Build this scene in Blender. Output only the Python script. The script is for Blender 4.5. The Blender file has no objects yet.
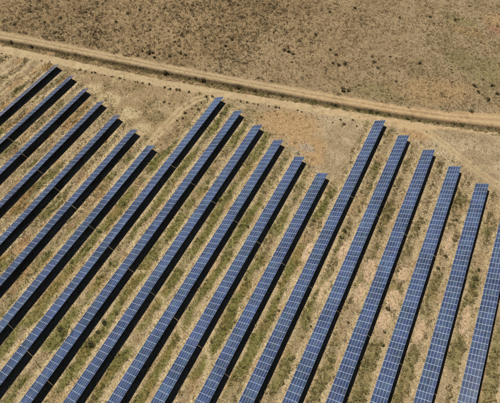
import bpy, math, random
import numpy as np
from mathutils import Matrix, Vector

random.seed(4)
rng = np.random.default_rng(11)
scene = bpy.context.scene
col = scene.collection

# ------------------------------------------------------------------ camera
CAM_LOC = Vector((55.99, -69.27, 131.34))
HEAD, DIP, ROLL = -0.47094, 0.96735, -0.00295        # heading from +y, dip below the horizon, roll
fwd = Vector((math.cos(DIP) * math.sin(HEAD), math.cos(DIP) * math.cos(HEAD), -math.sin(DIP)))
right = fwd.cross(Vector((0, 0, 1))).normalized()
up = right.cross(fwd)
r2 = math.cos(ROLL) * right + math.sin(ROLL) * up
u2 = -math.sin(ROLL) * right + math.cos(ROLL) * up
cd = bpy.data.cameras.new('camera')
cam = bpy.data.objects.new('camera', cd)
col.objects.link(cam)
m = Matrix((r2, u2, -fwd)).transposed().to_4x4()
m.translation = CAM_LOC
cam.matrix_world = m
cd.sensor_fit = 'HORIZONTAL'
cd.sensor_width = 36.0
cd.lens = 36.0 * 0.91988
cd.clip_start = 1.0
cd.clip_end = 9000.0
scene.camera = cam

# ------------------------------------------------------------------ sky, sun, exposure
RAY = Vector((0.568, -0.373, -1.0))                   # the way the sunlight travels
SUN_EL = math.atan2(1.0, math.hypot(RAY.x, RAY.y))
SUN_AZ = math.atan2(-RAY.x, -RAY.y)
w = bpy.data.worlds.new('World')
scene.world = w
w.use_nodes = True
wn = w.node_tree
bg = wn.nodes['Background']
sky = wn.nodes.new('ShaderNodeTexSky')
sky.sky_type = 'NISHITA'
sky.sun_disc = False
sky.sun_elevation = SUN_EL
sky.sun_rotation = SUN_AZ
sky.altitude = 1800
sky.air_density = 0.55
sky.dust_density = 0.15
sky.ozone_density = 1.0
wn.links.new(sky.outputs[0], bg.inputs['Color'])
bg.inputs['Strength'].default_value = 0.05
sl = bpy.data.lights.new('sun', 'SUN')
sl.energy = 4.7
sl.angle = math.radians(0.5)
sl.color = (1.0, 0.965, 0.90)
so = bpy.data.objects.new('sun', sl)
so.rotation_euler = RAY.to_track_quat('-Z', 'Y').to_euler()
so.location = (-100, 70, 200)
col.objects.link(so)
vs = scene.view_settings
vs.view_transform = 'Standard'
vs.look = 'None'
vs.exposure = 0.08
vs.gamma = 1.0
vs.use_curve_mapping = False

# ------------------------------------------------------------------ measures of the place
PITCH = 10.386        # from one panel row to the next
TILT = 0.475
LOW = 0.39            # height of the low edge of a table
SLOPE = 4.234         # five modules up the slope
TABLE = 37.90         # from one table to the next along a row
GAP = 0.09
NL = 19               # modules along a table
COS, SIN = math.cos(TILT), math.sin(TILT)
ROW_END = {1: 37.15, 2: 34.19, 3: 30.52, 4: 27.21, 5: 23.81, 6: 20.49, 7: 16.67, 8: 51.09, 9: 47.51, 10: 44.03,
           11: 40.48, 12: 36.65, 13: 33.28, 14: 67.76, 15: 64.23, 16: 61.37, 17: 57.79, 18: 54.3, 19: 50.4}

def row_x(i):
    return PITCH * (i - 10)

def view_xy(x, y, z=0.0):
    d = Vector((x, y, z)) - CAM_LOC
    c = d.dot(fwd)
    return d.dot(r2) / c * 0.91988, d.dot(u2) / c * 0.91988

def in_view(x, y, z=0.0, margin=0.0):
    a, b = view_xy(x, y, z)
    return abs(a) < 0.5 + margin and abs(b) < 0.403 + margin

# ------------------------------------------------------------------ noise in numpy
def _hash(ix, iy, seed):
    h = (ix.astype(np.int64) * 374761393 + iy.astype(np.int64) * 668265263 + seed * 1442695041) & 0xFFFFFFFF
    h = ((h ^ (h >> 13)) * 1274126177) & 0xFFFFFFFF
    h = h ^ (h >> 16)
    return (h & 0xFFFFFF) / float(0xFFFFFF)

def vnoise(x, y, seed):
    ix = np.floor(x); iy = np.floor(y)
    fx = x - ix; fy = y - iy
    fx = fx * fx * (3 - 2 * fx); fy = fy * fy * (3 - 2 * fy)
    a = _hash(ix, iy, seed); b = _hash(ix + 1, iy, seed)
    c = _hash(ix, iy + 1, seed); d = _hash(ix + 1, iy + 1, seed)
    return (a * (1 - fx) + b * fx) * (1 - fy) + (c * (1 - fx) + d * fx) * fy

def fbm(x, y, size, seed, octv=4, gain=0.5):
    s = 0.0; a = 1.0; t = 0.0
    x = np.asarray(x, float); y = np.asarray(y, float)
    ang = 0.6
    for o in range(octv):
        xr = x * math.cos(ang * o) - y * math.sin(ang * o); yr = x * math.sin(ang * o) + y * math.cos(ang * o)
        s = s + a * vnoise(xr / size + 17.3 * o, yr / size - 9.1 * o, seed + o); t += a
        a *= gain; size = size * 0.5
    return s / t

def sstep(a, b, v):
    t = np.clip((v - a) / (b - a), 0, 1)
    return t * t * (3 - 2 * t)

# ------------------------------------------------------------------ the lines of the place
def line(pts):
    px = np.array([p[0] for p in pts], float); py = np.array([p[1] for p in pts], float)
    s0 = (py[1] - py[0]) / (px[1] - px[0]); s1 = (py[-1] - py[-2]) / (px[-1] - px[-2])
    px = np.concatenate([[px[0] - 6000], px, [px[-1] + 6000]])
    py = np.concatenate([[py[0] - 6000 * s0], py, [py[-1] + 6000 * s1]])
    return lambda x: np.interp(x, px, py)

track_far = line([(-170, 38.2), (-132.8, 45.0), (-91.9, 52.4), (-53.5, 59.4), (-17.7, 66.4), (15.9, 73.7), (47.9, 80.6), (66.9, 86.2), (84.6, 94.0), (110, 103)])
ditch_far = line([(-170, 31.7), (-127.9, 40.0), (-112.1, 43.5), (-88.3, 47.9), (-50.6, 54.9), (-15.4, 62.0), (18.2, 68.7), (49.4, 75.6), (68.1, 80.6), (86.1, 86.2), (110, 93.5)])
ditch_near = line([(-170, 28.5), (-125.3, 37.2), (-85.3, 44.1), (-47.4, 50.6), (-13.1, 58.3), (19.2, 65.9), (50.1, 73.2), (68.7, 78.0), (86.7, 83.0), (110, 90)])
serv_near = line([(-170, 23), (-120.7, 32.8), (-81.9, 40.3), (-44.7, 46.9), (-11.2, 54.6), (20.7, 62.0), (39.7, 67.1), (55.3, 69.4), (66, 75.5), (110, 90)])
BRANCH = [(-18, 53.5), (-23.5, 51.5), (-27.7, 46.8), (-30.0, 39.9), (-31.0, 28.4), (-31.0, 18.8), (-30.6, 8.0), (-30.2, -4.0)]
RIGHT_TRACK = [(56, 72.0), (60.3, 71.6), (66.8, 69.3), (75.6, 64.2), (83.6, 60.1), (91.1, 56.9), (112, 48)]

def seg_dist(x, y, pts):
    best = np.full(np.shape(x), 1e9)
    for (ax, ay), (bx, by) in zip(pts[:-1], pts[1:]):
        dx, dy = bx - ax, by - ay
        t = np.clip(((x - ax) * dx + (y - ay) * dy) / (dx * dx + dy * dy), 0, 1)
        best = np.minimum(best, np.hypot(x - ax - t * dx, y - ay - t * dy))
    return best

def bump_at(x, y, cx, cy, rx, ry=None, ang=0.0):
    ry = ry or rx
    dx, dy = x - cx, y - cy
    u = dx * math.cos(ang) + dy * math.sin(ang); v = -dx * math.sin(ang) + dy * math.cos(ang)
    return np.clip(1.35 - np.sqrt((u / rx) ** 2 + (v / ry) ** 2), 0, 1)

def height(x, y):
    f, n = ditch_far(x), ditch_near(x)
    z = 0.10 * (fbm(x, y, 7.0, 31, 3) - 0.5)
    flat = sstep(serv_near(x) - 1, serv_near(x) + 1, y) * (1 - sstep(track_far(x) - 0.5, track_far(x) + 1, y))
    z = z + 0.07 * (1 - 0.8 * flat) * (fbm(x, y, 1.6, 77, 2) - 0.5)
    wdt = np.maximum(f - n, 1.0)
    t = (y - n) / wdt
    prof = sstep(-0.1, 0.7, t + 0.35 * (fbm(x, y, 3.0, 55, 3) - 0.5)) * (1 - sstep(0.86, 1.04, t))
    z = z - 0.75 * prof
    tf = track_far(x)
    z = z + 0.35 * sstep(f - 0.2, f + 0.8, y) * (1 - sstep(tf - 1.0, tf + 1.5, y))
    return z

END_X = np.array([row_x(i) for i in range(0, 21)])
END_Y = np.array([ROW_END.get(i, 37.15 if i == 0 else 46.5) for i in range(0, 21)])

def row_coords(x, y):
    """metres to the right of the low edge of the row on the left, that row's number, the ends of the rows on both sides"""
    k = np.floor((x + 0.0) / PITCH)
    s = x - k * PITCH
    i = (k + 10).astype(int)
    e0 = END_Y[np.clip(i, 0, 20)]; e1 = END_Y[np.clip(i + 1, 0, 20)]
    return s, i, e0, e1

GAPS_WITH_TRAIL = [(9, 2), (10, 2), (11, 2), (12, 2)]
TRAIL_LINES = []
for (i_, k_), bend in zip(GAPS_WITH_TRAIL, ([(3.6, .2), (5.4, -.2), (7.0, .4), (7.6, 1.0)], [(3.6, .1), (6.2, -.3), (8.2, -.9), (10.2, -3.2)],
                                             [(3.6, .2), (5.8, -1.2), (7.6, -3.6), (10.2, -7.0)], [(3.6, .2), (5.5, .1), (7.6, -1.6), (8.8, -4.0), (9.4, -7.5)])):
    yg_ = ROW_END[i_] - k_ * TABLE
    TRAIL_LINES.append([(row_x(i_) + a, yg_ + b) for a, b in bend])

C = {k: np.array(v) for k, v in dict(
    soil=(0.375, 0.262, 0.136), soil_r=(0.395, 0.292, 0.165), litter=(0.17, 0.112, 0.052), orange=(0.45, 0.285, 0.135), track=(0.385, 0.275, 0.150),
    track_r=(0.455, 0.30, 0.155), tan=(0.42, 0.312, 0.178), pale=(0.56, 0.435, 0.245), green=(0.185, 0.175, 0.045), olive=(0.25, 0.205, 0.085), dust=(0.50, 0.385, 0.235),
    rust=(0.36, 0.19, 0.065), grey=(0.40, 0.33, 0.235), pink=(0.60, 0.43, 0.27), red=(0.38, 0.18, 0.12), dark=(0.12, 0.085, 0.035)).items()}

def masks(x, y):
    """what grows or lies where: a dict of weights 0..1"""
    M = {}
    ragged = 1.4 * (fbm(x, y, 3.0, 5, 3) - 0.5)
    tf, df, dn, sn = track_far(x), ditch_far(x), ditch_near(x), serv_near(x)
    M['far'] = sstep(-0.5, 0.5, y - tf + 1.6 * ragged)
    M['track'] = sstep(-0.4, 0.3, y - df + 0.4 * ragged) * (1 - M['far'])
    M['ditch'] = sstep(-0.5, 0.3, y - dn + 0.5 * ragged) * (1 - sstep(-0.4, 0.3, y - df + 0.4 * ragged))
    M['serv'] = sstep(-0.9, 0.7, y - sn + 1.2 * ragged) * (1 - sstep(-0.5, 0.3, y - dn + 0.5 * ragged))
    M['field'] = np.clip(1 - M['far'] - M['track'] - M['ditch'] - M['serv'], 0, 1)
    s, i, e0, e1 = row_coords(x, y)
    t = np.clip((s - 4.0) / (PITCH - 4.0), 0, 1)
    e = e0 + (e1 - e0) * t
    step = (e1 - e0) > 15
    e = np.where(step, np.where(s > 7.2, e1, e0), e)
    inside = 1 - sstep(-1.0, 3.0, y - e + 2.5 * ragged)
    M['rows'] = inside * M['field']
    M['s'] = s; M['i'] = i
    return M

def lush(x, y):
    return np.maximum(bump_at(x, y, 6, -22, 26, 30, 0.3), 0.8 * bump_at(x, y, -28, -30, 16, 22))

def bare_patches(x, y):
    return np.maximum.reduce([bump_at(x, y, 60.4, 5.0, 1.9, 4.2, 0.2), bump_at(x, y, 69.8, -1.2, 2.0, 3.6), bump_at(x, y, 70.2, 8.5, 1.5, 2.6), 0.9 * bump_at(x, y, 50.6, 8.0, 1.6, 4.5),
                              0.9 * bump_at(x, y, 69.2, -8.5, 1.8, 3.5), 0.8 * bump_at(x, y, 59.8, -4, 1.6, 4.0), 0.8 * bump_at(x, y, 85, -8.6, 1.5, 7), 0.8 * bump_at(x, y, 40.3, 2.0, 1.5, 5),
                              0.7 * bump_at(x, y, 79.5, -7, 1.6, 5), 0.7 * bump_at(x, y, 90.5, 2, 1.3, 6), 0.6 * bump_at(x, y, 49.6, -9, 1.3, 6), 0.6 * bump_at(x, y, 80, 26, 1.4, 5)])

def ground_colour(x, y):
    M = masks(x, y)
    n_big = fbm(x, y, 28, 101, 4); n_mid = fbm(x, y, 6, 202, 4); n_fine = fbm(x, y, 1.5, 303, 3)
    n_str = fbm(x * 2.6, y * 0.42, 3.0, 404, 4)             # streaks along the rows
    def mix(c, k, wgt):
        return c + (C[k] - c) * wgt[:, None]
    rt = sstep(-40, 70, x)                                   # the soil turns redder to the east
    base = C['soil'] + (C['soil_r'] - C['soil']) * rt[:, None]
    # scrubland beyond the track
    far = mix(base, 'litter', 0.5 * sstep(0.42, 0.72, 0.35 * n_mid + 0.65 * n_fine) + 0.06)
    far = mix(far, 'soil_r', 0.45 * sstep(0.55, 0.75, n_big))
    far = mix(far, 'litter', 0.35 * sstep(0.5, 0.75, fbm(x, y, 16, 909, 3)) * (1 - 0.7 * rt))
    o = np.maximum.reduce([bump_at(x, y, 59.7, 96, 20, 10, 0.4), bump_at(x, y, 72, 157, 8), bump_at(x, y, 62, 143, 8, 4), 0.8 * bump_at(x, y, 88, 97, 10),
                           0.7 * bump_at(x, y, 46, 90, 12, 5, 0.3)])
    far = mix(far, 'orange', 0.62 * sstep(0.25, 0.9, o * (0.55 + 0.9 * n_mid)))
    far = mix(far, 'olive', 0.25 * sstep(20, 70, x) * sstep(0.42, 0.62, n_mid))
    far = mix(far, 'litter', np.full(len(x), 0.08))
    far = mix(far, 'olive', 0.55 * sstep(0.3, 0.9, np.maximum.reduce([bump_at(x, y, 35, 84, 16, 7, 0.3), bump_at(x, y, 75, 120, 22, 12), bump_at(x, y, 58, 150, 12, 5)]) * (0.4 + n_mid)))
    far = mix(far, 'red', 0.5 * sstep(0.3, 0.9, bump_at(x, y, 74, 150, 6, 4)))
    # the two tracks and the ditch
    tr = C['track'] + (C['track_r'] - C['track']) * sstep(-30, 60, x)[:, None]
    wheel = np.abs(((y - ditch_far(x)) / np.maximum(track_far(x) - ditch_far(x), 1)) - 0.5)
    track = tr * (0.82 + 0.30 * n_mid)[:, None]
    track = mix(track, 'litter', 0.35 * sstep(0.50, 0.68, 0.5 * n_mid + 0.5 * n_fine))
    track = mix(track, 'pale', 0.45 * (1 - sstep(0.05, 0.12, np.abs(wheel - 0.2) + 0.10 * (n_mid - 0.5))))
    track = mix(track, 'litter', 0.22 * (1 - sstep(0.02, 0.14, wheel)) * sstep(0.40, 0.6, n_mid))
    track = mix(track, 'litter', 0.35 * sstep(0.40, 0.5, wheel + 0.12 * (n_mid - 0.5)))
    serv = tr * (0.94 + 0.22 * n_mid)[:, None]
    serv = mix(serv, 'pale', 0.34 + 0.30 * sstep(0.4, 0.7, n_mid))
    serv = mix(serv, 'litter', 0.35 * sstep(0.50, 0.68, 0.5 * n_mid + 0.5 * n_fine))
    ditch = mix(base * 1.05, 'litter', 0.15 + 0.6 * sstep(0.4, 0.65, 0.5 * n_mid + 0.5 * n_fine))
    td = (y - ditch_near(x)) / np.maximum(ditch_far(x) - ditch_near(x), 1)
    ditch = mix(ditch, 'dark', (0.75 - 0.5 * sstep(45, 85, x)) * sstep(0.55, 0.75, td + 0.5 * (n_mid - 0.5)) * (1 - sstep(1.0, 1.1, td)))  # shade line under the far bank painted into the colour, with dark plant cover
    ditch = mix(ditch, 'olive', 0.45 * sstep(-10, 50, x) * sstep(0.35, 0.6, n_mid))
    # open field round the ends of the rows
    fld = C['tan'] * (0.80 + 0.34 * n_mid)[:, None]
    fld = fld + (base * 1.12 - fld) * (0.75 * (1 - sstep(-30, 0, x)))[:, None]
    fld = mix(fld, 'litter', 0.14 + 0.10 * (1 - sstep(-30, 0, x)) + 0.30 * sstep(0.45, 0.7, 0.5 * n_mid + 0.5 * n_fine))
    halo = np.maximum.reduce([bump_at(x, y, -59.5, 31.0, 6, 4.5), bump_at(x, y, -69.5, 33.5, 5, 3.5), bump_at(x, y, -47.5, 28, 5, 4), bump_at(x, y, -38.5, 23.5, 4.5, 4), 0.7 * bump_at(x, y, -80, 36, 4, 3), 0.8 * bump_at(x, y, 44, 34, 5, 5)])
    fld = mix(fld, 'pale', 0.8 * sstep(0.2, 0.8, halo * (0.5 + n_mid)))
    fld = mix(fld, 'olive', 0.4 * sstep(0.52, 0.72, n_mid))
    fld = mix(fld, 'pale', 0.4 * sstep(0.5, 0.8, fbm(x, y, 4, 606, 3)))
    fo = np.maximum.reduce([bump_at(x, y, 12, 51, 14, 9, 0.2), bump_at(x, y, 22, 45, 9, 7), bump_at(x, y, 58, 68.5, 7, 3.5, 0.3), bump_at(x, y, 26, 40, 6)])
    fld = mix(fld, 'dust', 0.75 * sstep(-5, 20, x) * sstep(0.38, 0.6, n_mid))
    fld = mix(fld, 'orange', 0.85 * sstep(0.2, 0.8, fo * (0.5 + n_mid)))
    fld = mix(fld, 'grey', 0.7 * sstep(0.3, 0.8, np.maximum(bump_at(x, y, 19, 38, 5, 3), bump_at(x, y, 23, 43, 4, 2.5)) * (0.5 + n_mid)))
    # between the rows
    s = M['s']
    wob = fbm(x, y, 14, 616, 2) - 0.5
    mid = sstep(5.2, 6.4, s + 2.4 * (n_mid - 0.5) + 1.5 * wob) * (1 - sstep(8.2, 9.2, s + 2.8 * (n_mid - 0.5) - 2.0 * wob))
    low = sstep(8.3, 9.2, s + 0.8 * (n_mid - 0.5)) + (1 - sstep(0.2, 0.9, s))
    west = 1 - sstep(-50, -20, x)
    east = sstep(35, 65, x)
    patch = fbm(x, y, 9, 515, 3)
    st = C['tan'] * (0.86 + 0.3 * n_str)[:, None]
    st = mix(st, 'pale', np.clip(low, 0, 1) * (0.65 + 0.5 * n_mid))
    st = mix(st, 'pale', 0.55 * sstep(5.0, 5.4, s) * (1 - sstep(5.8, 6.5, s + 1.2 * (n_mid - 0.5))))
    st = mix(st, 'olive', (1 - 0.35 * east) * mid * np.clip(0.15 + 1.1 * sstep(0.36, 0.62, 0.5 * n_str + 0.5 * patch) - 0.2 * west, 0, 1) * 0.85)
    grn = mid * sstep(0.45, 0.62, patch + 0.12 * (1 - west) * (1 - east) - 0.004 * np.clip(y - 0, 0, 60))
    st = mix(st, 'green', 0.8 * np.clip(grn + 0.45 * mid * lush(x, y) * sstep(0.35, 0.55, n_str), 0, 1))
    st = mix(st, 'rust', 0.6 * sstep(0.56, 0.70, fbm(x * 1.6, y * 0.8, 5, 717, 3)) * (0.45 + 0.55 * west))
    st = mix(st, 'pale', 0.55 * (0.35 + 0.65 * west) * sstep(0.5, 0.7, n_str))
    st = mix(st, 'litter', 0.4 * (0.35 + 0.65 * west) * sstep(0.5, 0.34, n_str))
    bare = bare_patches(x, y)
    st = mix(st, 'pink', 0.95 * sstep(0.2, 0.55, bare * (0.55 + 0.9 * n_mid)))
    st = st + (C['tan'] * 0.98 - st) * (0.32 * east)[:, None]
    # bare trails that cross a strip from the gap between two tables
    for pts in TRAIL_LINES:
        d = seg_dist(x, y, pts)
        st = mix(st, 'pale', 0.8 * (1 - sstep(0.25, 1.0, d + 0.8 * (n_mid - 0.5))))
    c = fld + (st - fld) * M['rows'][:, None]
    # wheel tracks
    for pts in (BRANCH, RIGHT_TRACK):
        d = seg_dist(x, y, pts)
        rut = (1 - sstep(0.35, 0.75, np.abs(d - 1.0) + 0.5 * (n_mid - 0.5)))
        c = mix(c, 'track', 0.45 * (1 - sstep(1.2, 2.8, d + 1.6 * (n_mid - 0.5))))
        c = mix(c, 'pale', 0.55 * rut * (1 - M['far']) * sstep(0.3, 0.55, n_big * 0.5 + n_mid * 0.5))
    c = c + (far - c) * M['far'][:, None]
    c = c + (track - c) * M['track'][:, None]
    c = c + (serv - c) * M['serv'][:, None]
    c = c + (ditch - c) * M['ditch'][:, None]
    c = mix(c, 'pale', 0.9 * sstep(0.3, 0.8, bump_at(x, y, 85.5, 83.0, 4.0, 0.8, 0.3)))
    return c

# ------------------------------------------------------------------ materials
def new_mat(name):
    mt = bpy.data.materials.new(name)
    mt.use_nodes = True
    nt = mt.node_tree
    return mt, nt, nt.nodes['Principled BSDF']

def soil_material():
    mt, nt, p = new_mat('dry_soil')
    N, L = nt.nodes, nt.links
    at = N.new('ShaderNodeAttribute'); at.attribute_name = 'soil_colour'
    tc = N.new('ShaderNodeTexCoord')
    n1 = N.new('ShaderNodeTexNoise'); n1.inputs['Scale'].default_value = 1.9; n1.inputs['Detail'].default_value = 6; n1.inputs['Roughness'].default_value = 0.72
    n2 = N.new('ShaderNodeTexNoise'); n2.inputs['Scale'].default_value = 0.55; n2.inputs['Detail'].default_value = 5
    L.new(tc.outputs['Object'], n1.inputs['Vector']); L.new(tc.outputs['Object'], n2.inputs['Vector'])
    mr = N.new('ShaderNodeMapRange'); mr.inputs[1].default_value = 0.30; mr.inputs[2].default_value = 0.70; mr.inputs[3].default_value = 0.42; mr.inputs[4].default_value = 1.5
    L.new(n1.outputs['Fac'], mr.inputs[0])
    mr2 = N.new('ShaderNodeMapRange'); mr2.inputs[1].default_value = 0.3; mr2.inputs[2].default_value = 0.7; mr2.inputs[3].default_value = 0.84; mr2.inputs[4].default_value = 1.14
    L.new(n2.outputs['Fac'], mr2.inputs[0])
    mu = N.new('ShaderNodeMath'); mu.operation = 'MULTIPLY'
    L.new(mr.outputs[0], mu.inputs[0]); L.new(mr2.outputs[0], mu.inputs[1])
    on = N.new('ShaderNodeMix'); on.data_type = 'FLOAT'; on.inputs[2].default_value = 0.96
    L.new(at.outputs['Alpha'], on.inputs[0]); L.new(mu.outputs[0], on.inputs[3])
    vm = N.new('ShaderNodeVectorMath'); vm.operation = 'SCALE'
    L.new(at.outputs['Color'], vm.inputs[0]); L.new(on.outputs[0], vm.inputs['Scale'])
    L.new(vm.outputs[0], p.inputs['Base Color'])
    p.inputs['Roughness'].default_value = 0.95
    p.inputs['Specular IOR Level'].default_value = 0.1
    bp = N.new('ShaderNodeBump'); bp.inputs['Distance'].default_value = 0.3
    L.new(at.outputs['Alpha'], bp.inputs['Strength'])
    L.new(n1.outputs['Fac'], bp.inputs['Height']); L.new(bp.outputs[0], p.inputs['Normal'])
    return mt

def plant_material():
    mt, nt, p = new_mat('dry_plant')
    N, L = nt.nodes, nt.links
    at = N.new('ShaderNodeAttribute'); at.attribute_name = 'plant_colour'
    L.new(at.outputs['Color'], p.inputs['Base Color'])
    p.inputs['Roughness'].default_value = 0.8
    p.inputs['Specular IOR Level'].default_value = 0.15
    return mt

def shrub_material(name, c1, c2):
    mt, nt, p = new_mat(name)
    N, L = nt.nodes, nt.links
    oi = N.new('ShaderNodeObjectInfo'); gi = N.new('ShaderNodeNewGeometry')
    ad = N.new('ShaderNodeMath'); ad.operation = 'MULTIPLY_ADD'; ad.inputs[1].default_value = 0.5
    L.new(gi.outputs['Random Per Island'], ad.inputs[0])
    hf = N.new('ShaderNodeMath'); hf.operation = 'MULTIPLY'; hf.inputs[1].default_value = 0.5
    L.new(oi.outputs['Random'], hf.inputs[0]); L.new(hf.outputs[0], ad.inputs[2])
    rp = N.new('ShaderNodeMix'); rp.data_type = 'RGBA'
    rp.inputs[6].default_value = (*c1, 1); rp.inputs[7].default_value = (*c2, 1)
    L.new(ad.outputs[0], rp.inputs[0]); L.new(rp.outputs[2], p.inputs['Base Color'])
    p.inputs['Roughness'].default_value = 0.75
    p.inputs['Specular IOR Level'].default_value = 0.2
    return mt

def glass_material():
    mt, nt, p = new_mat('solar_cells')
    N, L = nt.nodes, nt.links
    oi = N.new('ShaderNodeObjectInfo')
    rp = N.new('ShaderNodeValToRGB')
    e = rp.color_ramp.elements
    e[0].position = 0.0; e[0].color = (0.013, 0.031, 0.074, 1)
    e[1].position = 1.0; e[1].color = (0.024, 0.058, 0.118, 1)
    for pos, c in ((0.35, (0.014, 0.034, 0.098)), (0.7, (0.018, 0.037, 0.118)), (0.85, (0.022, 0.052, 0.098))):
        k = e.new(pos); k.color = (*c, 1)
    L.new(oi.outputs['Random'], rp.inputs[0])
    # pale bus lines and the grid of cells across the module
    tc = N.new('ShaderNodeTexCoord')
    nz = N.new('ShaderNodeTexNoise'); nz.inputs['Scale'].default_value = 6.0; nz.inputs['Detail'].default_value = 3
    L.new(tc.outputs['Object'], nz.inputs['Vector'])
    br = N.new('ShaderNodeTexBrick')
    br.offset = 0.0; br.inputs['Scale'].default_value = 1.0
    br.inputs['Brick Width'].default_value = 0.156; br.inputs['Row Height'].default_value = 0.156; br.inputs['Mortar Size'].default_value = 0.004
    br.inputs['Mortar Smooth'].default_value = 0.0
    L.new(tc.outputs['Object'], br.inputs['Vector'])
    mx = N.new('ShaderNodeMix'); mx.data_type = 'RGBA'
    L.new(br.outputs['Fac'], mx.inputs[0]); L.new(rp.outputs[0], mx.inputs[6]); mx.inputs[7].default_value = (0.25, 0.28, 0.36, 1)
    mr = N.new('ShaderNodeMapRange'); mr.inputs[1].default_value = 0.3; mr.inputs[2].default_value = 0.7; mr.inputs[3].default_value = 0.85; mr.inputs[4].default_value = 1.15
    L.new(nz.outputs['Fac'], mr.inputs[0])
    vm = N.new('ShaderNodeVectorMath'); vm.operation = 'SCALE'
    ge = N.new('ShaderNodeNewGeometry')
    nw = N.new('ShaderNodeTexNoise'); nw.inputs['Scale'].default_value = 0.16; nw.inputs['Detail'].default_value = 3
    L.new(ge.outputs['Position'], nw.inputs['Vector'])
    mw = N.new('ShaderNodeMapRange'); mw.inputs[1].default_value = 0.32; mw.inputs[2].default_value = 0.68; mw.inputs[3].default_value = 0.72; mw.inputs[4].default_value = 1.3
    L.new(nw.outputs['Fac'], mw.inputs[0])
    mm = N.new('ShaderNodeMath'); mm.operation = 'MULTIPLY'
    L.new(mr.outputs[0], mm.inputs[0]); L.new(mw.outputs[0], mm.inputs[1])
    L.new(mx.outputs[2], vm.inputs[0]); L.new(mm.outputs[0], vm.inputs['Scale'])
    # dust lies thicker in some places
    nd = N.new('ShaderNodeTexNoise'); nd.inputs['Scale'].default_value = 0.75; nd.inputs['Detail'].default_value = 5; nd.inputs['Roughness'].default_value = 0.65
    L.new(ge.outputs['Position'], nd.inputs['Vector'])
    md = N.new('ShaderNodeMapRange'); md.inputs[1].default_value = 0.45; md.inputs[2].default_value = 0.75; md.inputs[3].default_value = 0.0; md.inputs[4].default_value = 0.16
    L.new(nd.outputs['Fac'], md.inputs[0])
    dm = N.new('ShaderNodeMix'); dm.data_type = 'RGBA'
    L.new(md.outputs[0], dm.inputs[0]); L.new(vm.outputs[0], dm.inputs[6]); dm.inputs[7].default_value = (0.30, 0.27, 0.22, 1)
    L.new(dm.outputs[2], p.inputs['Base Color'])
    p.inputs['Roughness'].default_value = 0.09
    p.inputs['IOR'].default_value = 1.5
    p.inputs['Specular IOR Level'].default_value = 0.6
    return mt

def metal_material(name, c, rough, metal):
    mt, nt, p = new_mat(name)
    N, L = nt.nodes, nt.links
    tc = N.new('ShaderNodeTexCoord')
    nz = N.new('ShaderNodeTexNoise'); nz.inputs['Scale'].default_value = 9.0; nz.inputs['Detail'].default_value = 4
    L.new(tc.outputs['Object'], nz.inputs['Vector'])
    mr = N.new('ShaderNodeMapRange'); mr.inputs[3].default_value = 0.88; mr.inputs[4].default_value = 1.1
    L.new(nz.outputs['Fac'], mr.inputs[0])
    vm = N.new('ShaderNodeVectorMath'); vm.operation = 'SCALE'; vm.inputs[0].default_value = c
    L.new(mr.outputs[0], vm.inputs['Scale']); L.new(vm.outputs[0], p.inputs['Base Color'])
    p.inputs['Roughness'].default_value = rough
    p.inputs['Metallic'].default_value = metal
    return mt

SOIL = soil_material()
PLANT = plant_material()
GLASS = glass_material()
FRAME = metal_material('anodised_aluminium', (0.38, 0.43, 0.53), 0.5, 0.0)
STEEL = metal_material('galvanised_steel', (0.32, 0.33, 0.34), 0.5, 0.6)
BACK = metal_material('black_backsheet', (0.02, 0.02, 0.022), 0.6, 0.0)
LEAF = shrub_material('shrub_leaves', (0.085, 0.066, 0.028), (0.18, 0.135, 0.060))
LEAF_GREEN = shrub_material('green_shrub_leaves', (0.050, 0.050, 0.017), (0.13, 0.115, 0.042))
TWIG = metal_material('twigs', (0.12, 0.085, 0.05), 0.9, 0.0)

# ------------------------------------------------------------------ ground: one grid, cut along the edges of tracks and ditch
def spread(a, b, step, reach):
    core = np.arange(a, b + step * 0.5, step)
    out = []; d = step * 1.6; v = 0.0
    while v < reach:
        v += d; d *= 1.35; out.append(v)
    out = np.array(out)
    return np.concatenate([(a - out)[::-1], core, core[-1] + out])

gx = spread(-168, 122, 0.5, 3500)
gy = spread(-96, 190, 0.5, 3500)
X, Y = np.meshgrid(gx, gy)
nx, ny = len(gx), len(gy)
vx, vy = X.ravel(), Y.ravel()
vz = height(vx, vy)
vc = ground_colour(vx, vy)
vm_ = masks(vx, vy)
worn = np.clip(vm_['track'] + vm_['serv'], 0, 1)
worn = np.maximum(worn, 0.6 * (1 - sstep(1.0, 2.5, np.minimum(seg_dist(vx, vy, BRANCH), seg_dist(vx, vy, RIGHT_TRACK)))))
worn = np.maximum(worn, 0.6 * sstep(0.2, 0.55, bare_patches(vx, vy)))
rough_ = 1 - 0.58 * worn
vc = np.concatenate([np.clip(vc, 0.01, 0.8), rough_[:, None]], 1)
fx = ((X[:-1, :-1] + X[1:, 1:]) * 0.5).ravel(); fy = ((Y[:-1, :-1] + Y[1:, 1:]) * 0.5).ravel()
fm = masks(fx, fy)
kind = np.zeros(len(fx), int)                          # 0 ground of the solar field
kind[fm['far'] > 0.5] = 1
kind[fm['track'] > 0.5] = 2
kind[fm['ditch'] > 0.5] = 3
kind[fm['serv'] > 0.5] = 4
wt = np.minimum(seg_dist(fx, fy, BRANCH), seg_dist(fx, fy, RIGHT_TRACK)) < 1.6
kind[(kind == 0) & wt] = 5
idx = np.arange(nx * ny).reshape(ny, nx)
quads = np.stack([idx[:-1, :-1], idx[:-1, 1:], idx[1:, 1:], idx[1:, :-1]], -1).reshape(-1, 4)

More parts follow.
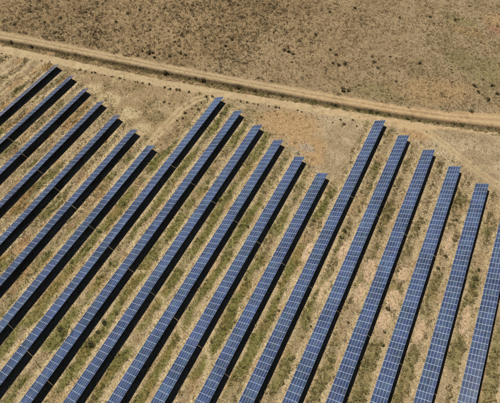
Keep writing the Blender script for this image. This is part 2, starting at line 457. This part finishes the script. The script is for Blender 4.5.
def mesh_from(name, V, F, mats, colour=None, attr=None, smooth=False):
    me = bpy.data.meshes.new(name)
    k = F.shape[1]
    me.vertices.add(len(V)); me.vertices.foreach_set('co', np.ascontiguousarray(V, np.float32).ravel())
    me.loops.add(F.size); me.loops.foreach_set('vertex_index', np.ascontiguousarray(F, np.int32).ravel())
    me.polygons.add(len(F))
    me.polygons.foreach_set('loop_start', np.arange(0, F.size, k, dtype=np.int32))
    me.polygons.foreach_set('loop_total', np.full(len(F), k, np.int32))
    if smooth:
        me.polygons.foreach_set('use_smooth', np.ones(len(F), bool))
    for mt in mats:
        me.materials.append(mt)
    if colour is not None:
        a = me.color_attributes.new(attr, 'FLOAT_COLOR', 'POINT')
        if colour.shape[1] == 3:
            colour = np.concatenate([colour, np.ones((len(colour), 1))], 1)
        a.data.foreach_set('color', colour.astype(np.float32).ravel())
    me.update(calc_edges=True)
    return me

def link(name, me, parent=None):
    o = bpy.data.objects.new(name, me)
    col.objects.link(o)
    if parent:
        o.parent = parent
    return o

for k, name in enumerate(('ground', 'scrubland', 'dirt_track', 'ditch', 'service_track', 'wheel_track')):
    q = quads[kind == k]
    used, inv = np.unique(q, return_inverse=True)
    V = np.stack([vx[used], vy[used], vz[used]], 1)
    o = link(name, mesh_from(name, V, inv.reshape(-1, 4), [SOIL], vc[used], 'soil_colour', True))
    o['kind'] = 'structure'

# ------------------------------------------------------------------ solar tables
def box_arrays(a, b):
    (x0, y0, z0), (x1, y1, z1) = a, b
    V = [(x0, y0, z0), (x1, y0, z0), (x1, y1, z0), (x0, y1, z0), (x0, y0, z1), (x1, y0, z1), (x1, y1, z1), (x0, y1, z1)]
    F = [(0, 3, 2, 1), (4, 5, 6, 7), (0, 1, 5, 4), (1, 2, 6, 5), (2, 3, 7, 6), (3, 0, 4, 7)]
    return V, F

MU = SLOPE / 5                       # width of a module up the slope
MV = (TABLE - GAP) / NL              # length of a module along the row
hx, hy = MU / 2 - 0.001, MV / 2 - 0.001
ex, ey = 0.024, 0.042                # frame widths
V = [(-hx, -hy, 0), (hx, -hy, 0), (hx, hy, 0), (-hx, hy, 0), (-hx, -hy, .042), (hx, -hy, .042), (hx, hy, .042), (-hx, hy, .042)]
ix_, iy_ = hx - ex, hy - ey
V += [(-ix_, -iy_, .042), (ix_, -iy_, .042), (ix_, iy_, .042), (-ix_, iy_, .042), (-ix_, -iy_, .036), (ix_, -iy_, .036), (ix_, iy_, .036), (-ix_, iy_, .036)]
F = [(0, 3, 2, 1), (0, 1, 5, 4), (1, 2, 6, 5), (2, 3, 7, 6), (3, 0, 4, 7),
     (4, 5, 9, 8), (5, 6, 10, 9), (6, 7, 11, 10), (7, 4, 8, 11), (8, 9, 13, 12), (9, 10, 14, 13), (10, 11, 15, 14), (11, 8, 12, 15), (12, 13, 14, 15)]
module_me = bpy.data.meshes.new('solar_module')
module_me.from_pydata(V, [], F)
module_me.materials.append(FRAME); module_me.materials.append(GLASS); module_me.materials.append(BACK)
module_me.polygons[len(F) - 1].material_index = 1
module_me.polygons[0].material_index = 2

def box_mesh(name, a, b, mat):
    me = bpy.data.meshes.new(name)
    V, F = box_arrays(a, b)
    me.from_pydata(V, [], F)
    me.materials.append(mat)
    return me

def channel_mesh(name, length, wd, ht, th, mat):
    """a C-section running along y"""
    prof = [(-wd, -ht), (wd, -ht), (wd, -ht + th), (-wd + th, -ht + th), (-wd + th, ht - th), (wd, ht - th), (wd, ht), (-wd, ht)]
    V = [(x, -length / 2, z) for x, z in prof] + [(x, length / 2, z) for x, z in prof]
    n = len(prof)
    F = [(k, (k + 1) % n, n + (k + 1) % n, n + k) for k in range(n)]
    F += [(0, 7, 4, 3), (0, 3, 2, 1), (7, 6, 5, 4), (n, n + 3, n + 4, n + 7), (n, n + 1, n + 2, n + 3), (n + 7, n + 4, n + 5, n + 6)]
    me = bpy.data.meshes.new(name)
    me.from_pydata(V, [], F)
    me.materials.append(mat)
    return me

S_FRONT, S_REAR = 0.95, 3.25
z_front, z_rear = LOW + S_FRONT * SIN - 0.22, LOW + S_REAR * SIN - 0.22
front_me = box_mesh('front_post', (-.05, -.05, -0.5), (.05, .05, z_front), STEEL)
rear_me = box_mesh('rear_post', (-.05, -.05, -0.5), (.05, .05, z_rear), STEEL)
rafter_me = box_mesh('rafter', (-SLOPE * 0.47, -.035, -.06), (SLOPE * 0.47, .035, .0), STEEL)
purlin_me = channel_mesh('purlin', TABLE - GAP, 0.03, 0.04, 0.008, STEEL)

def slope_pt(s, y, off=0.0):
    # s metres up the slope from the low edge, off metres along the normal; the table's origin lies under the low edge
    return Vector((s * COS - off * SIN, y, LOW + s * SIN + off * COS))

def build_table():
    t = bpy.data.objects.new('solar_table', None)
    t.empty_display_size = 0.5
    col.objects.link(t)
    for a in range(NL):
        for b in range(5):
            o = link('solar_module', module_me, t)
            o.location = slope_pt((b + 0.5) * MU, -(a + 0.5) * MV)
            o.rotation_euler = (0, -TILT, 0)
    for b in (0.55, 1.6, 2.65, 3.7):
        o = link('purlin', purlin_me, t)
        o.location = slope_pt(b, -(TABLE - GAP) / 2, -0.042)
        o.rotation_euler = (0, -TILT, 0)
    for a in range(7):
        y = -1.2 - a * (TABLE - GAP - 2.4) / 6
        o = link('rafter', rafter_me, t)
        o.location = slope_pt(SLOPE / 2, y, -0.084); o.rotation_euler = (0, -TILT, 0)
        o = link('post', front_me, t); o.location = (S_FRONT * COS, y, 0)
        o = link('post', rear_me, t); o.location = (S_REAR * COS, y, 0)
    return t

def copy_table(t):
    c = t.copy(); col.objects.link(c)
    for ch in t.children:
        d = ch.copy(); col.objects.link(d); d.parent = c
    return c

ORD = ['', 'first', 'second', 'third', 'fourth', 'fifth', 'sixth', 'seventh', 'eighth', 'ninth', 'tenth', 'eleventh', 'twelfth', 'thirteenth', 'fourteenth',
       'fifteenth', 'sixteenth', 'seventeenth', 'eighteenth', 'nineteenth', 'twentieth']

def row_words(i):
    if i == 1: return 'the leftmost panel row'
    if i == 19: return 'the rightmost panel row'
    if i <= 10: return 'the %s panel row from the left' % ORD[i]
    return 'the %s panel row from the right' % ORD[20 - i]

proto = None
for i in range(1, 20):
    x0 = row_x(i)
    k = 0
    while True:
        y1 = ROW_END[i] - k * TABLE
        ys = np.linspace(y1, y1 - TABLE + GAP, 40)
        seen = [in_view(x0 + dx, yy, zz, 0.004) for yy in ys for dx, zz in ((0, LOW), (3.5, 2.8))]
        if not any(seen):
            break
        if proto is None:
            proto = t = build_table()
        else:
            t = copy_table(proto)
        # tables are set out by hand: a little out of line and out of level
        t.location = (x0 + random.uniform(-.03, .03), y1, random.uniform(-.03, .03))
        t.rotation_euler = (0, random.uniform(-.005, .005), random.uniform(-.0012, .0012))
        where = 'nearest the tracks' if k == 0 else '%s from the tracks' % ORD[k + 1]
        t['label'] = 'tilted blue solar table, %s in %s' % (where, row_words(i))
        t['category'] = 'solar panel'
        t['group'] = 'rows of solar tables'
        k += 1

# ------------------------------------------------------------------ low plants: geometry scattered over the soil
def tuft_template(blades, spread_, tall, width, r):
    V = []; F = []
    for b in range(blades):
        a = r.uniform(0, 2 * math.pi); lean = r.uniform(0.15, 1.0) * spread_
        rad = r.uniform(0, 0.35) * spread_
        bx, by = rad * math.cos(a + r.uniform(-1, 1)), rad * math.sin(a + r.uniform(-1, 1))
        tx, ty = bx + lean * math.cos(a), by + lean * math.sin(a)
        wx, wy = -math.sin(a) * width, math.cos(a) * width
        n = len(V)
        V += [(bx - wx, by - wy, -0.03), (bx + wx, by + wy, -0.03), (tx, ty, tall * r.uniform(0.5, 1.0))]
        F.append((n, n + 1, n + 2))
    return np.array(V), np.array(F)

def clump_template(leaves, r, tall=0.8, size=0.34):
    V = []; F = []
    for b in range(leaves):
        th = r.uniform(0, 2 * math.pi); h = r.random() ** 0.8
        rad = math.sqrt(max(0.0, 1 - h * h)) * r.uniform(0.55, 1.05)
        c = np.array([rad * math.cos(th), rad * math.sin(th), tall * h * r.uniform(0.8, 1.1)])
        d1 = np.array([r.uniform(-1, 1), r.uniform(-1, 1), r.uniform(-.5, .5)]); d1 /= np.linalg.norm(d1)
        d2 = np.array([r.uniform(-1, 1), r.uniform(-1, 1), r.uniform(-.5, .5)]); d2 -= d1 * d2.dot(d1); d2 /= np.linalg.norm(d2)
        s = size * r.uniform(0.6, 1.3)
        n = len(V)
        V += [tuple(c - d1 * s * .6 - d2 * s * .35), tuple(c + d1 * s * .6 - d2 * s * .2), tuple(c + d2 * s * .7)]
        F.append((n, n + 1, n + 2))
    return np.array(V), np.array(F)

def scatter(name, xs, ys, sizes, colours, templates, tall=None, pocket=0.2):
    ts = rng.integers(0, len(templates), len(xs))
    zs = height(xs, ys)
    Vs = []; Fs = []; Cs = []; base = 0
    for k, (tv, tf) in enumerate(templates):
        sel = np.where(ts == k)[0]
        n = len(sel)
        if not n: continue
        a = rng.uniform(0, 2 * np.pi, n); ca, sa = np.cos(a)[:, None], np.sin(a)[:, None]
        sz = sizes[sel][:, None]
        px = (tv[None, :, 0] * ca - tv[None, :, 1] * sa) * sz + xs[sel][:, None]
        py = (tv[None, :, 0] * sa + tv[None, :, 1] * ca) * sz + ys[sel][:, None]
        pz = tv[None, :, 2] * sz * rng.uniform(0.75, 1.25, n)[:, None] + zs[sel][:, None]
        Vs.append(np.stack([px, py, pz], -1).reshape(-1, 3))
        Fs.append((tf[None] + (np.arange(n) * len(tv))[:, None, None] + base).reshape(-1, 3))
        vcol = np.repeat(colours[sel], len(tv), 0).reshape(n, len(tv) // 3, 3, 3)
        vcol = vcol * rng.uniform(1 - pocket, 1 + pocket, (n, len(tv) // 3, 1, 1))
        Cs.append(vcol.reshape(-1, 3))
        base += n * len(tv)
    o = link(name, mesh_from(name, np.concatenate(Vs), np.concatenate(Fs), [PLANT], np.clip(np.concatenate(Cs), 0.01, 0.8), 'plant_colour'))
    o['kind'] = 'stuff'
    return o

rr = random.Random(8)
TUFTS = [tuft_template(9, 1.0, 0.9, 0.17, rr) for _ in range(7)]
CLUMPS = [clump_template(18, rr) for _ in range(7)]

def candidates(n, box):
    x = rng.uniform(box[0], box[1], n); y = rng.uniform(box[2], box[3], n)
    d = np.stack([x - CAM_LOC.x, y - CAM_LOC.y, np.full(n, -CAM_LOC.z)], 1)
    c = d @ np.array(fwd)
    a = d @ np.array(r2) / c * 0.92; b = d @ np.array(u2) / c * 0.92
    ok = (np.abs(a) < 0.56) & (np.abs(b) < 0.46)
    return x[ok], y[ok]

def tone(keys, probs, n, jit=0.22):
    ks = np.array([C[k] if isinstance(k, str) else k for k in keys])
    c = ks[rng.choice(len(keys), n, p=probs)]
    return c * rng.uniform(1 - jit, 1 + jit, (n, 1)) * rng.uniform(0.95, 1.05, (n, 3))

BOX = (-170, 125, -95, 190)
# scrub of the open land beyond the tracks
x, y = candidates(420000, BOX)
M = masks(x, y)
rt = sstep(-60, 40, x)
dens = M['far'] * (0.40 + 0.7 * sstep(0.40, 0.66, 0.6 * fbm(x, y, 13, 909, 3) + 0.4 * fbm(x, y, 3.5, 12, 3))) * (1 - 0.25 * rt)
keep = rng.random(len(x)) < (0.36 + 0.12 * sstep(-40, 40, x)) * dens
x, y = x[keep], y[keep]
rt = sstep(-60, 40, x)
sz = rng.gamma(2.0, 0.14, len(x)) * (1.15 - 0.55 * rt) + 0.11
scatter('scrub_plants', x, y, np.clip(sz, 0.14, 0.85), tone([(0.085, 0.056, 0.023), (0.13, 0.090, 0.040), (0.24, 0.175, 0.09), (0.10, 0.082, 0.034)], [.38, .32, .12, .18], len(x)) * (1 + 0.45 * rt)[:, None], CLUMPS)
# dry grass over everything that is not a track
x, y = candidates(520000, BOX)
M = masks(x, y)
s = M['s']
n_str = fbm(x * 2.6, y * 0.42, 3.0, 404, 4); n_mid = fbm(x, y, 6, 202, 4)
under = (s > 0.6) & (s < 4.6) & (M['rows'] > 0.5)
trail = np.minimum(seg_dist(x, y, BRANCH), seg_dist(x, y, RIGHT_TRACK)) < 1.9
dens = 0.25 * M['far'] + 0.03 * M['track'] + 0.5 * M['ditch'] + 0.04 * M['serv'] + M['field'] * (0.16 + 0.3 * sstep(0.4, 0.65, n_mid)) * (1 - 0.4 * sstep(-5, 20, x) * (1 - M['rows'])) + 0.55 * M['rows']
dens = dens * np.where(under, 0.15, 1) * np.where(trail, 0.2, 1)
keep = rng.random(len(x)) < dens * 0.8
x, y = x[keep], y[keep]
gc = ground_colour(x, y)
cc = gc * rng.uniform(0.62, 1.45, (len(x), 1)) * np.array([1.0, 0.985, 0.95])
scatter('dry_grass', x, y, rng.uniform(0.14, 0.34, len(x)), cc, TUFTS)
# olive and green weeds down the middle of the strips
x, y = candidates(400000, BOX)
M = masks(x, y)
s = M['s']
n_str = fbm(x * 2.6, y * 0.42, 3.0, 404, 4); n_mid = fbm(x, y, 6, 202, 4); patch = fbm(x, y, 9, 515, 3)
wob = fbm(x, y, 14, 616, 2) - 0.5
mid = sstep(5.1, 6.2, s + 2.4 * (n_mid - 0.5) + 1.5 * wob) * (1 - sstep(8.2, 9.2, s + 2.8 * (n_mid - 0.5) - 2.0 * wob))
clump = sstep(0.45, 0.56, 0.40 * n_str + 0.22 * patch + 0.38 * fbm(x * 1.5, y * 0.6, 2.0, 818, 3))
for pts in TRAIL_LINES:
    clump = clump * sstep(0.5, 1.5, seg_dist(x, y, pts) + 1.0 * (n_mid - 0.5))
bare = bare_patches(x, y)
dens = M['rows'] * mid * clump * (1 - sstep(0.1, 0.5, bare)) + M['field'] * (1 - M['rows']) * (1 - 0.65 * sstep(-5, 20, x)) * (0.03 + 0.16 * sstep(0.46, 0.62, 0.6 * n_mid + 0.4 * fbm(x, y, 2.0, 818, 3))) + 0.9 * M['ditch'] * sstep(0.36, 0.5, fbm(x, y, 2.2, 333, 3)) + 0.012 * M['serv'] + 0.05 * (M['rows'] * (1 - mid))
keep = rng.random(len(x)) < dens * 0.95
x, y = x[keep], y[keep]
patch = fbm(x, y, 9, 515, 3); west = 1 - sstep(-50, -20, x); east = sstep(35, 65, x)
gr = (sstep(0.42, 0.58, patch + 0.10 * (1 - west) * (1 - east) + 0.10 * lush(x, y)) * (1 - 0.5 * west) * (1 - 0.55 * east))[:, None]
ca = tone([(0.20, 0.155, 0.065), (0.27, 0.215, 0.10), (0.135, 0.105, 0.042), (0.33, 0.20, 0.085)], [.4, .3, .2, .1], len(x))
cb = tone([(0.145, 0.138, 0.034), (0.21, 0.182, 0.052), (0.085, 0.082, 0.024)], [.4, .4, .2], len(x))
east_ = sstep(20, 60, x)
scatter('green_weeds', x, y, np.clip(rng.gamma(2.6, 0.09, len(x)) * (1 + 0.35 * east_) + 0.08, 0.13, 0.75), ca + (cb - ca) * gr, CLUMPS)

# ------------------------------------------------------------------ shrubs one can point at
def shrub_mesh(name, r, leaf_mat, leaves=170):
    V = []; F = []; MI = []
    lobes = [(r.uniform(-.5, .5), r.uniform(-.5, .5), r.uniform(0.25, .55), r.uniform(.42, .7)) for _ in range(5)]
    for b in range(leaves):
        lx, ly, lz, lr = r.choice(lobes)
        d = Vector((r.gauss(0, 1), r.gauss(0, 1), r.gauss(0, 1) * .8 + .3)).normalized() * lr * r.uniform(.5, 1.08)
        c = Vector((lx, ly, lz)) + d
        if c.z < 0.02: c.z = 0.02 + 0.1 * r.random()
        d1 = Vector((r.uniform(-1, 1), r.uniform(-1, 1), r.uniform(-.6, .6))).normalized()
        d2 = d1.cross(Vector((r.uniform(-1, 1), r.uniform(-1, 1), r.uniform(-1, 1)))).normalized()
        s = r.uniform(.10, .20)
        n = len(V)
        V += [c - d1 * s - d2 * s * .3, c - d2 * s * .7, c + d1 * s * 1.1, c + d2 * s * .6]
        F.append((n, n + 1, n + 2, n + 3)); MI.append(0)
    for lx, ly, lz, lr in lobes:
        n = len(V)
        top = Vector((lx, ly, lz + .2))
        for q in range(3):
            a = q * 2.094
            V.append(Vector((.05 * math.cos(a), .05 * math.sin(a), -.1)))
        V.append(top)
        F += [(n, n + 1, n + 3), (n + 1, n + 2, n + 3), (n + 2, n, n + 3)]; MI += [1, 1, 1]
    me = bpy.data.meshes.new(name)
    me.from_pydata([tuple(v) for v in V], [], F)
    me.materials.append(leaf_mat); me.materials.append(TWIG)
    me.polygons.foreach_set('material_index', MI)
    return me

rs = random.Random(21)
BROWN = [shrub_mesh('shrub', rs, LEAF) for _ in range(5)]
GREEN = [shrub_mesh('shrub', rs, LEAF_GREEN) for _ in range(4)]

def plant_shrub(x, y, size, meshes, label, group):
    o = link('shrub', rs.choice(meshes))
    z = float(height(np.array([x]), np.array([y]))[0])
    o.location = (x, y, z - 0.03)
    o.rotation_euler = (0, 0, rs.uniform(0, 6.28))
    o.scale = (size * rs.uniform(.85, 1.2), size * rs.uniform(.85, 1.2), size * rs.uniform(.65, .9))
    o['label'] = label; o['category'] = 'shrub'; o['group'] = group
    return o

def ordinal(n):
    tens = {2: 'twenty', 3: 'thirty', 4: 'forty', 5: 'fifty'}
    if n <= 20: return ORD[n]
    t, u = divmod(n, 10)
    if u == 0: return tens[t][:-1] + 'ieth'
    return tens[t] + '-' + ORD[u]

def side_words(k, n):
    if k == 0: return 'leftmost'
    if k == n - 1: return 'rightmost'
    return ordinal(k + 1) + ' from the left' if k < n / 2 else ordinal(n - k) + ' from the right'

DITCH = [(-122.3, 41.2, .8), (-112.3, 43.2, 1.25), (-117.8, 39.4, .6), (-91.7, 43.2, .7), (-72.3, 50.2, .7), (-63.9, 51.3, .6), (-48.3, 55.2, 1.35), (-37.0, 57.0, .9), (-34.8, 57.9, .8),
         (-31.2, 58.6, 1.3), (-27, 58.5, .6), (-16.2, 61.6, 1.4), (-9.0, 62.9, 1.1), (-3, 63.6, .7), (2.7, 65.2, .9), (11, 66.4, .7), (24.4, 69.5, 1.0), (33.5, 71.5, .9), (38.2, 72.4, 1.5), (40.5, 73.0, .9),
         (46, 74.0, .8), (52.5, 75.4, 1.0), (57.1, 76.5, .9), (64, 78.4, .8), (73, 81.0, .8)]
DITCH.sort()
for k, (x, y, sz) in enumerate(DITCH):
    plant_shrub(x, y, sz, GREEN if x > 0 else BROWN, 'dark bush in the ditch between two tracks, %s' % side_words(k, len(DITCH)), 'bushes growing in the ditch')
SERV = [(-100.8, 37.1), (-97.2, 38.1), (-120.2, 33.0), (-116.9, 31.8), (-111.3, 33.6), (-81.7, 39.9), (-79.1, 40.2), (-76.2, 40.9), (-74.8, 41.2), (-70.2, 41.9), (-66.9, 42.5), (-63.3, 43.2),
        (-60.9, 43.4), (-56.2, 44.3), (-55.2, 44.7), (-52.9, 45.2), (-50.1, 45.7), (-43.1, 47.0), (-40.7, 47.3), (-37.8, 48.2), (-36.7, 48.4), (-32.7, 49.2), (-36.1, 39.8), (-38.6, 39.6),
        (-22.6, 51.0), (-24.9, 49.9), (0.6, 56.6), (3.4, 57.2), (4.6, 57.6), (11.9, 59.7), (13.7, 59.5), (-10.9, 53.8), (-8.2, 54.5), (-5.7, 55.1), (-3.8, 55.4), (0.6, 49.8), (33.5, 64.6),
        (-27.7, 38.0), (-26.4, 41.2), (-25.8, 43.4), (-24.9, 45.9), (-23.8, 42), (-26.9, 35), (-28.2, 33), (29, 62.5), (31, 60.8), (27, 59.5), (36, 62.0)]
SERV.sort()
for k, (x, y) in enumerate(SERV):
    plant_shrub(x, y, rs.uniform(.45, .8), BROWN, 'small dark bush along the service track, %s' % side_words(k, len(SERV)), 'bushes along the service track')
FAR = [(-61.8, 63.0, 1.5), (-65.0, 58.9, 1.0), (-57.4, 61.2, .9), (-60, 63.8, 1), (-46.4, 69.1, .9), (-4.8, 70.6, .8), (-10.8, 70.0, .7), (24.6, 78.7, 1.2), (26, 79.6, 1), (78.9, 100.7, 1.1), (74.2, 90.2, 1.1), (-6.2, 91.6, 1.2),
       (-8.7, 91.9, 1), (-4.0, 91.2, 1.1), (16.9, 93.3, 1.1), (14.1, 93.4, 1), (19.0, 95.1, 1.1), (13.3, 99.1, .9), (9.7, 101.2, .9), (23.5, 79.8, 1), (-0.5, 108.3, 1.1), (78.9, 109.5, 1.1),
       (72.2, 106.1, 1.1), (74.4, 103.1, 1.0), (81.6, 105.4, 1), (47.7, 110.3, 1.1), (42.1, 94.4, .8), (35.2, 108.6, .8), (-26.4, 119.1, 1.2), (32.7, 99.1, 1), (29.9, 102.1, 1.1), (28.0, 105.0, .9),
       (-33.0, 87.8, .9), (-33.7, 82.5, 1), (-44.7, 83.5, .9), (-49.3, 69.1, 1.2), (-52.2, 65.4, .9), (-55.5, 74.8, .8), (-84.0, 88.3, 1), (-87.3, 82.9, 1), (-88.6, 75.1, 1), (-70.7, 77.2, .8),
       (-130.7, 62.9, 1), (-118.8, 59.9, .9), (-130.3, 51.5, .9), (-114.5, 65.6, 1), (-92.7, 64.4, .9), (-108.9, 55.4, 1), (54.6, 148.9, 1), (43.4, 146.0, 1), (30.8, 138.7, .9), (-0.8, 128.3, 1), (8.9, 136.8, 1)]
rf = np.random.default_rng(5)
tries = 0
while len(FAR) < 185 and tries < 20000:
    tries += 1
    x, y = rf.uniform(-150, 90), rf.uniform(42, 172)
    if y < float(track_far(x)) + 2 or not in_view(x, y, 0, -0.004): continue
    if rf.random() > 0.15 + 0.9 * float(sstep(0.42, 0.62, fbm(np.array([x]), np.array([y]), 13, 909, 3))[0]) * (1 - 0.6 * float(sstep(-50, 30, x))): continue
    FAR.append((x, y, rf.uniform(.42, .7) * (1 if x < 0 else .8)))
sect = {}
for x, y, sz in FAR:
    sect.setdefault(max(0, min(18, int(round(x / PITCH)) + 10)), []).append((y, x, sz))
for i, lst in sect.items():
    lst.sort()
    for k, (y, x, sz) in enumerate(lst):
        line_w = 'left of all panel rows' if i == 0 else 'above ' + row_words(i).replace('panel row', 'row').replace('the ', '').replace(' from left', '')
        big = 'large' if sz > 1.05 else 'low' if sz < .75 else 'round'
        plant_shrub(x, y, sz, BROWN, '%s scrub bush, %s beyond the track, %s' % (big, ordinal(k + 1), line_w), 'scrub bushes beyond the dirt track')
STRIP = [(-3.2, -53.5, 1.35), (-13.9, -53.7, .9), (-3.8, -46.6, 1.0), (-3.7, -49.5, .8), (90.4, 17.1, 1.0), (80.4, 20.7, .8), (69.2, -4.5, .8), (90.7, 20.4, .7), (90.5, 13.8, .8),
         (49.1, -18.2, .55), (50.8, -20.0, .5), (79.3, 15.4, .8), (101.5, 22, .6), (100.8, 27, .6), (58.8, 20, .7), (59.4, 27, .7), (37.6, 14, .6), (47.9, 12, .7), (48.5, 15, .8),
         (70, 27, .6), (80.3, 36, .6), (60.1, -14, .5), (70.5, -12, .55), (71.2, -16, .5), (40.5, -20, .5), (19, 2, .6), (-14, -30, .7), (-24, -22, .6)]
strips = {}
for x, y, sz in STRIP:
    strips.setdefault(int(math.floor(x / PITCH)) + 10, []).append((-y, x, sz))
for i, lst in strips.items():
    lst.sort()
    for k, (ny_, x, sz) in enumerate(lst):
        plant_shrub(x, -ny_, sz, GREEN, 'green bush right of %s, %s from tracks' % (row_words(i), ordinal(k + 1)), 'bushes in the strips between panel rows')
